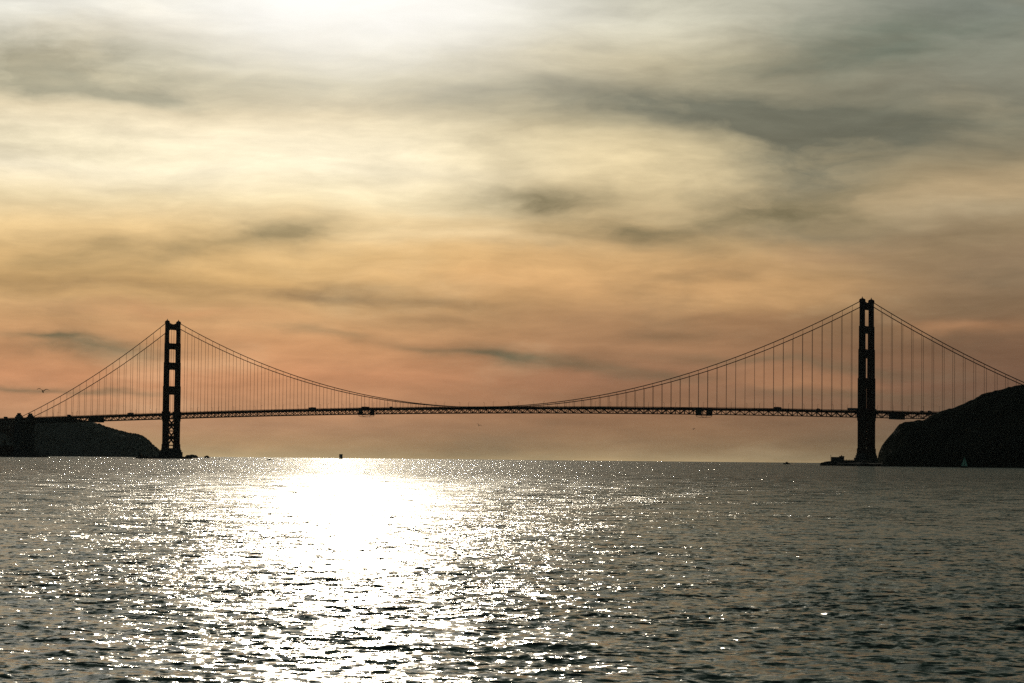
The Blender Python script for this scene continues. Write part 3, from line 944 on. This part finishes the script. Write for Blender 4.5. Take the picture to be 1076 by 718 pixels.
    me.materials.append(m)
    tag(o, kind='structure')
WATER_ROUGH = 0.15
FAR_ROUGH = 0.62
SL_A, SL_B, SL_C = 2.1, 1.1, 2.5
make_water()

# ------------------------------------------------------------------ SUN
sd = ray(364, -10).normalized()
SUN_EL = math.asin(sd.z); SUN_AZ = math.atan2(sd.x, sd.y)      # azimuth from +Y, clockwise
sun = bpy.data.lights.new('sun', 'SUN'); sun.energy = 0.5; sun.angle = R(0.53); sun.color = (1.0, 0.88, 0.68)
so = bpy.data.objects.new('sun', sun); COL.objects.link(so)
so.rotation_euler = (-sd).to_track_quat('-Z', 'Y').to_euler()

# ------------------------------------------------------------------ SKY
w = bpy.data.worlds.new('World'); sc.world = w; w.use_nodes = True
nt = w.node_tree; N_ = nt.nodes; L_ = nt.links
bg = N_['Background']; bg.inputs['Strength'].default_value = 0.1
sky = N_.new('ShaderNodeTexSky'); sky.sky_type = 'NISHITA'; sky.sun_disc = False
sky.sun_elevation = SUN_EL; sky.sun_rotation = SUN_AZ; sky.dust_density = 3.0; sky.ozone_density = 2.0
def math_(op, a, b_=None, c=None, clamp=False):
    n = N_.new('ShaderNodeMath'); n.operation = op; n.use_clamp = clamp
    for i, v in enumerate((a, b_, c)):
        if v is None: continue
        if isinstance(v, (int, float)): n.inputs[i].default_value = v
        else: L_.new(v, n.inputs[i])
    return n.outputs[0]
def mrange(v, a, b_, c=0.0, d=1.0, smooth=True):
    n = N_.new('ShaderNodeMapRange'); n.interpolation_type = 'SMOOTHSTEP' if smooth else 'LINEAR'
    L_.new(v, n.inputs['Value'])
    for k, x in zip(('From Min', 'From Max', 'To Min', 'To Max'), (a, b_, c, d)): n.inputs[k].default_value = x
    return n.outputs['Result']
def mixc(f, a, b_, mode='MIX'):
    n = N_.new('ShaderNodeMix'); n.data_type = 'RGBA'; n.blend_type = mode; n.clamp_factor = True
    for key, v in (('Factor', f), ('A', a), ('B', b_)):
        idx = {'Factor': 0, 'A': 6, 'B': 7}[key]
        if isinstance(v, (int, float)): n.inputs[idx].default_value = v
        elif isinstance(v, tuple): n.inputs[idx].default_value = v
        else: L_.new(v, n.inputs[idx])
    return n.outputs[2]
tc = N_.new('ShaderNodeTexCoord')
sp = N_.new('ShaderNodeSeparateXYZ'); L_.new(tc.outputs['Generated'], sp.inputs[0])
cy, sy = math.cos(YAW), math.sin(YAW)
# heading relative to the view: fr = forward part, rt = sideways part
fr = math_('ADD', math_('MULTIPLY', sp.outputs[0], sy), math_('MULTIPLY', sp.outputs[1], cy))
rt = math_('SUBTRACT', math_('MULTIPLY', sp.outputs[0], cy), math_('MULTIPLY', sp.outputs[1], sy))
azd = math_('MULTIPLY', math_('ARCTAN2', rt, fr), 57.29578)
eld = math_('MULTIPLY', math_('ARCSINE', sp.outputs[2]), 57.29578)
def ae(px, py):
    d = ray(px, py); f = d.x*sy+d.y*cy; r_ = d.x*cy-d.y*sy
    return math.degrees(math.atan2(r_, f)), math.degrees(math.asin(d.normalized().z))
cb_ = N_.new('ShaderNodeCombineXYZ'); L_.new(azd, cb_.inputs[0]); L_.new(eld, cb_.inputs[1])
P0 = cb_.outputs[0]
def noise_(vec, scale, detail=5, rough=0.55, sx=1.0, sy_=1.0, rot=0.0, off=0.0, dist=0.0):
    mp = N_.new('ShaderNodeMapping'); mp.inputs['Scale'].default_value = (sx, sy_, 1); mp.inputs['Rotation'].default_value = (0, 0, rot)
    mp.inputs['Location'].default_value = (off, off*0.7, off*1.3)
    L_.new(vec, mp.inputs['Vector'])
    n = N_.new('ShaderNodeTexNoise'); n.inputs['Scale'].default_value = scale; n.inputs['Detail'].default_value = detail
    n.inputs['Roughness'].default_value = rough; n.inputs['Distortion'].default_value = dist
    L_.new(mp.outputs[0], n.inputs['Vector']); return n
# warp the coordinates so that every cloud edge is ragged
wn = noise_(P0, 0.42, 4, 0.5, 0.5, 1.2, 0.04)
ws = N_.new('ShaderNodeVectorMath'); ws.operation = 'SUBTRACT'; ws.inputs[1].default_value = (0.5, 0.5, 0.5); L_.new(wn.outputs['Color'], ws.inputs[0])
wm = N_.new('ShaderNodeVectorMath'); wm.operation = 'MULTIPLY'; wm.inputs[1].default_value = (2.6, 0.7, 0); L_.new(ws.outputs[0], wm.inputs[0])
wq = N_.new('ShaderNodeVectorMath'); wq.operation = 'SCALE'; L_.new(wm.outputs[0], wq.inputs[0]); L_.new(mrange(eld, 0.0, 2.6, 0.12, 1.0), wq.inputs['Scale'])
wa = N_.new('ShaderNodeVectorMath'); wa.operation = 'ADD'; L_.new(P0, wa.inputs[0]); L_.new(wq.outputs[0], wa.inputs[1])
P1 = wa.outputs[0]
fw_ = noise_(P0, 1.3, 4, 0.5, 0.42, 1.2, 0.15, 33.0)
fs_ = N_.new('ShaderNodeVectorMath'); fs_.operation = 'SUBTRACT'; fs_.inputs[1].default_value = (0.5, 0.5, 0.5); L_.new(fw_.outputs['Color'], fs_.inputs[0])
fm_ = N_.new('ShaderNodeVectorMath'); fm_.operation = 'MULTIPLY'; fm_.inputs[1].default_value = (2.4, 0.55, 0); L_.new(fs_.outputs[0], fm_.inputs[0])
fa_ = N_.new('ShaderNodeVectorMath'); fa_.operation = 'ADD'; L_.new(P1, fa_.inputs[0]); L_.new(fm_.outputs[0], fa_.inputs[1])
P2 = fa_.outputs[0]
sp1 = N_.new('ShaderNodeSeparateXYZ'); L_.new(P1, sp1.inputs[0])
a1_, e1_ = sp1.outputs[0], sp1.outputs[1]
EMAX = 60.0
def ramp(rows, high):
    n = N_.new('ShaderNodeValToRGB'); cr = n.color_ramp; cr.interpolation = 'LINEAR'
    els = [(ae(538, y)[1], c) for y, c in rows]+high
    els = sorted((max(0.0, math.sqrt(max(0, e)/EMAX)), c) for e, c in els)
    while len(cr.elements) > 1: cr.elements.remove(cr.elements[0])
    cr.elements[0].position = els[0][0]; cr.elements[0].color = lin(els[0][1])
    for p_, c in els[1:]:
        e = cr.elements.new(p_); e.color = lin(c)
    L_.new(et, n.inputs[0]); return n.outputs[0]
et = math_('SQRT', math_('DIVIDE', math_('MAXIMUM', e1_, 0.0), EMAX))
cA = ramp([(484,(200,172,126)),(478.5,(184,155,114)),(468,(184,145,104)),(450,(187,142,106)),(420,(201,146,106)),(400,(206,146,104)),(365,(205,152,106)),(330,(208,166,116)),(300,(219,177,119)),(270,(228,189,131)),(240,(238,205,150)),
           (210,(245,224,180)),(180,(251,238,208)),(150,(246,232,200)),(120,(230,213,178)),(90,(221,210,178)),(60,(230,223,200)),(20,(245,242,230))],
          [(14,(205,208,196)),(20,(122,134,124)),(35,(56,79,68)),(60,(60,72,76))])
cB = ramp([(484,(182,154,112)),(478.5,(162,136,100)),(468,(150,119,86)),(450,(150,114,83)),(400,(154,111,83)),(360,(163,122,88)),(330,(176,134,95)),(290,(217,171,116)),(250,(214,177,125)),(200,(222,198,152)),(170,(222,202,158)),
           (130,(188,176,142)),(100,(172,162,134)),(60,(199,187,155)),(20,(212,207,185))],
          [(14,(158,164,150)),(20,(100,112,102)),(35,(56,79,68)),(60,(58,70,74))])
cC = ramp([(484,(134,115,86)),(478.5,(120,102,78)),(468,(112,94,70)),(450,(112,93,74)),(400,(116,86,67)),(360,(122,92,69)),(330,(130,103,77)),(290,(143,119,90)),(250,(158,136,103)),(200,(172,150,115)),(170,(162,146,115)),
           (130,(134,130,110)),(90,(136,133,116)),(50,(146,145,129)),(10,(140,143,132))],
          [(14,(104,114,106)),(20,(78,91,84)),(35,(56,79,68)),(60,(54,66,70))])
aL, aM, aR = ae(300, 300)[0], ae(690, 300)[0], ae(1060, 300)[0]
c = mixc(mrange(a1_, aL, aM), cA, cB)
c = mixc(mrange(a1_, aM, aR), c, cC)
SX = 1/45.0
def blob(x, y, sx, sy_, ang, vec=P1):
    a, e = ae(x, y)
    mp = N_.new('ShaderNodeMapping'); mp.vector_type = 'TEXTURE'
    mp.inputs['Location'].default_value = (a, e, 0); mp.inputs['Rotation'].default_value = (0, 0, R(-ang)); mp.inputs['Scale'].default_value = (sx*SX, sy_*SX, 1)
    L_.new(vec, mp.inputs['Vector'])
    d = N_.new('ShaderNodeVectorMath'); d.operation = 'DOT_PRODUCT'; L_.new(mp.outputs[0], d.inputs[0]); L_.new(mp.outputs[0], d.inputs[1])
    return math_('EXPONENT', math_('MULTIPLY', d.outputs['Value'], -1.0))
def layer(c, blobs, col, rag, gain=1.0):
    tot = None
    for (x, y, sx, sy_, ang, k) in blobs:
        g = math_('MULTIPLY', blob(x, y, sx, sy_, ang, P2), k*gain)
        tot = g if tot is None else math_('ADD', tot, g)
    f = math_('MINIMUM', math_('MULTIPLY', tot, rag), 0.92)
    return mixc(f, c, lin(col))
n1 = noise_(P2, 0.8, 7, 0.58, 0.40, 1.25, 0.08, 3.1)
rag = mrange(n1.outputs['Fac'], 0.30, 0.70, 0.5, 1.5, False)
# bright, cream coloured banks first, darker grey-green bars over them
c = layer(c, [(170,165,190,22,4,0.35),(430,205,170,20,3,0.35),(60,150,90,14,0,0.25),(560,165,120,22,4,0.3),(1000,222,110,14,-5,0.22),(450,245,200,12,2,0.2)], (252,238,200), rag)
c = layer(c, [(600,300,220,14,0,0.12),(840,402,70,11,0,0.35),(420,395,160,12,2,0.1),(1030,345,70,8,3,0.35),(180,330,110,9,0,0.3),(880,262,60,14,-4,0.2)], (222,160,112), rag)
c = layer(c, [(650,164,130,30,8,0.55),(700,225,60,14,10,0.3)], (242,220,174), rag)
c = layer(c, [(640,292,170,26,0,0.45),(800,312,90,14,0,0.35)], (234,186,128), rag)
c = layer(c, [(60,62,140,36,0,0.85),(130,98,170,12,3,0.45),(240,86,90,10,2,0.25),(560,112,180,20,3,0.45)], (160,155,132), rag, 1.15)
c = layer(c, [(640,108,150,18,4,0.42),(760,122,150,22,5,0.4),(930,132,130,26,6,0.5),(1010,118,110,26,-8,0.38),(830,66,130,20,-10,0.22),(850,172,105,58,14,0.6),(790,225,80,22,8,0.3),(880,250,110,18,0,0.2)], (110,110,95), rag, 1.15)
c = layer(c, [(574,209,84,15,3,0.66),(655,244,92,16,2,0.6),(835,221,100,18,4,0.7),(745,230,70,10,-6,0.35),(925,196,60,9,-8,0.3),(315,243,60,11,-5,0.5),(95,262,60,10,-12,0.35),(190,262,90,12,-12,0.3)], (120,110,82), rag, 1.15)
c = layer(c, [(300,307,170,10,3,0.42),(470,318,130,9,2,0.22),(70,296,80,8,0,0.2),(1010,322,70,12,0,0.3),(760,286,80,9,0,0.25),(940,345,90,9,2,0.25),(690,352,70,9,2,0.3),(440,338,70,7,0,0.25)], (122,100,74), rag, 1.15)
c = layer(c, [(95,367,95,13,3,0.72),(30,353,50,3.5,4,0.4),(565,379,90,10,6,0.6),(480,370,60,5,6,0.3),(20,408,60,4.5,0,0.6),(120,413,60,3,0,0.35),(840,384,140,6,3,0.35),(870,415,110,6,0,0.3),(700,396,80,7,4,0.3),(330,352,60,5,4,0.3)], (98,96,74), rag, 1.15)
c = layer(c, [(1010,28,220,44,-6,0.55),(860,62,110,24,-8,0.3)], (121,129,114), rag)
c = layer(c, [(1010,204,110,24,-16,0.5)], (196,170,130), rag)
c = layer(c, [(1040,268,110,34,0,0.5)], (134,111,88), rag)
# broad soft masses between the placed banks
n4 = noise_(P1, 0.42, 8, 0.55, 0.42, 1.3, 0.1, 21.0)
c = mixc(mrange(n4.outputs['Fac'], 0.50, 0.72, 0.0, 0.55), c, mixc(0.55, c, lin((105,100,82))))
c = mixc(mrange(n4.outputs['Fac'], 0.46, 0.25, 0.0, 0.30), c, mixc(0.5, c, lin((250,226,180))))
# fine streaks everywhere
n2 = noise_(P1, 1.5, 8, 0.62, 0.30, 1.5, 0.12, 9.7)
st = mrange(n2.outputs['Fac'], 0.28, 0.72, 0.85, 1.15, False)
n3 = noise_(P1, 0.35, 4, 0.5, 0.35, 1.2, 0.1, 5.2)
st = math_('MULTIPLY', st, mrange(n3.outputs['Fac'], 0.3, 0.7, 0.86, 1.12, False))
vm = N_.new('ShaderNodeVectorMath'); vm.operation = 'SCALE'; L_.new(c, vm.inputs[0]); L_.new(st, vm.inputs['Scale']); c = vm.outputs[0]
# veiled sun behind the cloud
g1 = math_('MULTIPLY', blob(372, -24, 155, 72, 0), 1.0)
g2 = math_('MULTIPLY', blob(370, -30, 270, 110, 0, P0), 0.25)
g = math_('MULTIPLY', math_('ADD', g1, g2), mrange(n1.outputs['Fac'], 0.25, 0.7, 0.8, 1.15))
c = mixc(math_('MINIMUM', g, 1.0), c, (1.06, 1.03, 0.97, 1.0))
# the cloud light dies away from the sun's side; there the plain dusk sky takes over, dimmed by the overcast
front = mrange(math_('ABSOLUTE', azd), 18.0, 70.0, 1.0, 0.0)
x10 = N_.new('ShaderNodeVectorMath'); x10.operation = 'SCALE'; L_.new(c, x10.inputs[0]); x10.inputs['Scale'].default_value = 10.0
dim = N_.new('ShaderNodeVectorMath'); dim.operation = 'SCALE'; L_.new(sky.outputs[0], dim.inputs[0]); dim.inputs['Scale'].default_value = BACK = 0.065
fin = mixc(front, dim.outputs[0], x10.outputs[0])
L_.new(fin, bg.inputs['Color'])

# ------------------------------------------------------------------ HAZE
HZ = True
if HZ:
    b = MB(); b.box(CX-31500, CX+31500, CY-31500, CY+31500, -9, 262)
    m = bpy.data.materials.new('sea_haze'); m.use_nodes = True
    t = m.node_tree; t.nodes.remove(t.nodes['Principled BSDF'])
    pv = t.nodes.new('ShaderNodeVolumePrincipled'); pv.inputs['Density'].default_value = 4.2e-6
    pv.inputs['Color'].default_value = (0.70, 0.88, 0.92, 1); pv.inputs['Anisotropy'].default_value = 0.45
    t.links.new(pv.outputs[0], t.nodes['Material Output'].inputs['Volume'])
    hz = b.build('haze', m); tag(hz, kind='stuff'); hz['label'] = 'thin pale sea haze over the water'

# ------------------------------------------------------------------ CAMERA
cd = bpy.data.cameras.new('camera'); cam = bpy.data.objects.new('camera', cd); COL.objects.link(cam)
cd.sensor_width = 36; cd.lens = FPX*36/1076; cd.clip_start = 0.5; cd.clip_end = 120000
m4 = Matrix((( RT.x, UP.x, -FW.x), (RT.y, UP.y, -FW.y), (RT.z, UP.z, -FW.z)))
cam.matrix_world = Matrix.Translation(CAM) @ (m4 @ Matrix.Rotation(ROLL, 3, 'Z')).to_4x4()
sc.camera = cam

sc.render.engine = 'CYCLES'
sc.cycles.use_denoising = False; sc.cycles.denoiser = 'OPENIMAGEDENOISE'; sc.cycles.denoising_prefilter = 'ACCURATE'; sc.cycles.denoising_input_passes = 'RGB_ALBEDO_NORMAL'
sc.cycles.max_bounces = 4; sc.cycles.volume_bounces = 0; sc.cycles.glossy_bounces = 2; sc.cycles.diffuse_bounces = 2
sc.cycles.caustics_reflective = False; sc.cycles.caustics_refractive = False
sc.cycles.sample_clamp_direct = 0; sc.cycles.sample_clamp_indirect = 2
sc.view_settings.view_transform = 'Standard'; sc.view_settings.look = 'None'
sc.view_settings.exposure = 0; sc.view_settings.gamma = 1; sc.view_settings.use_curve_mapping = False
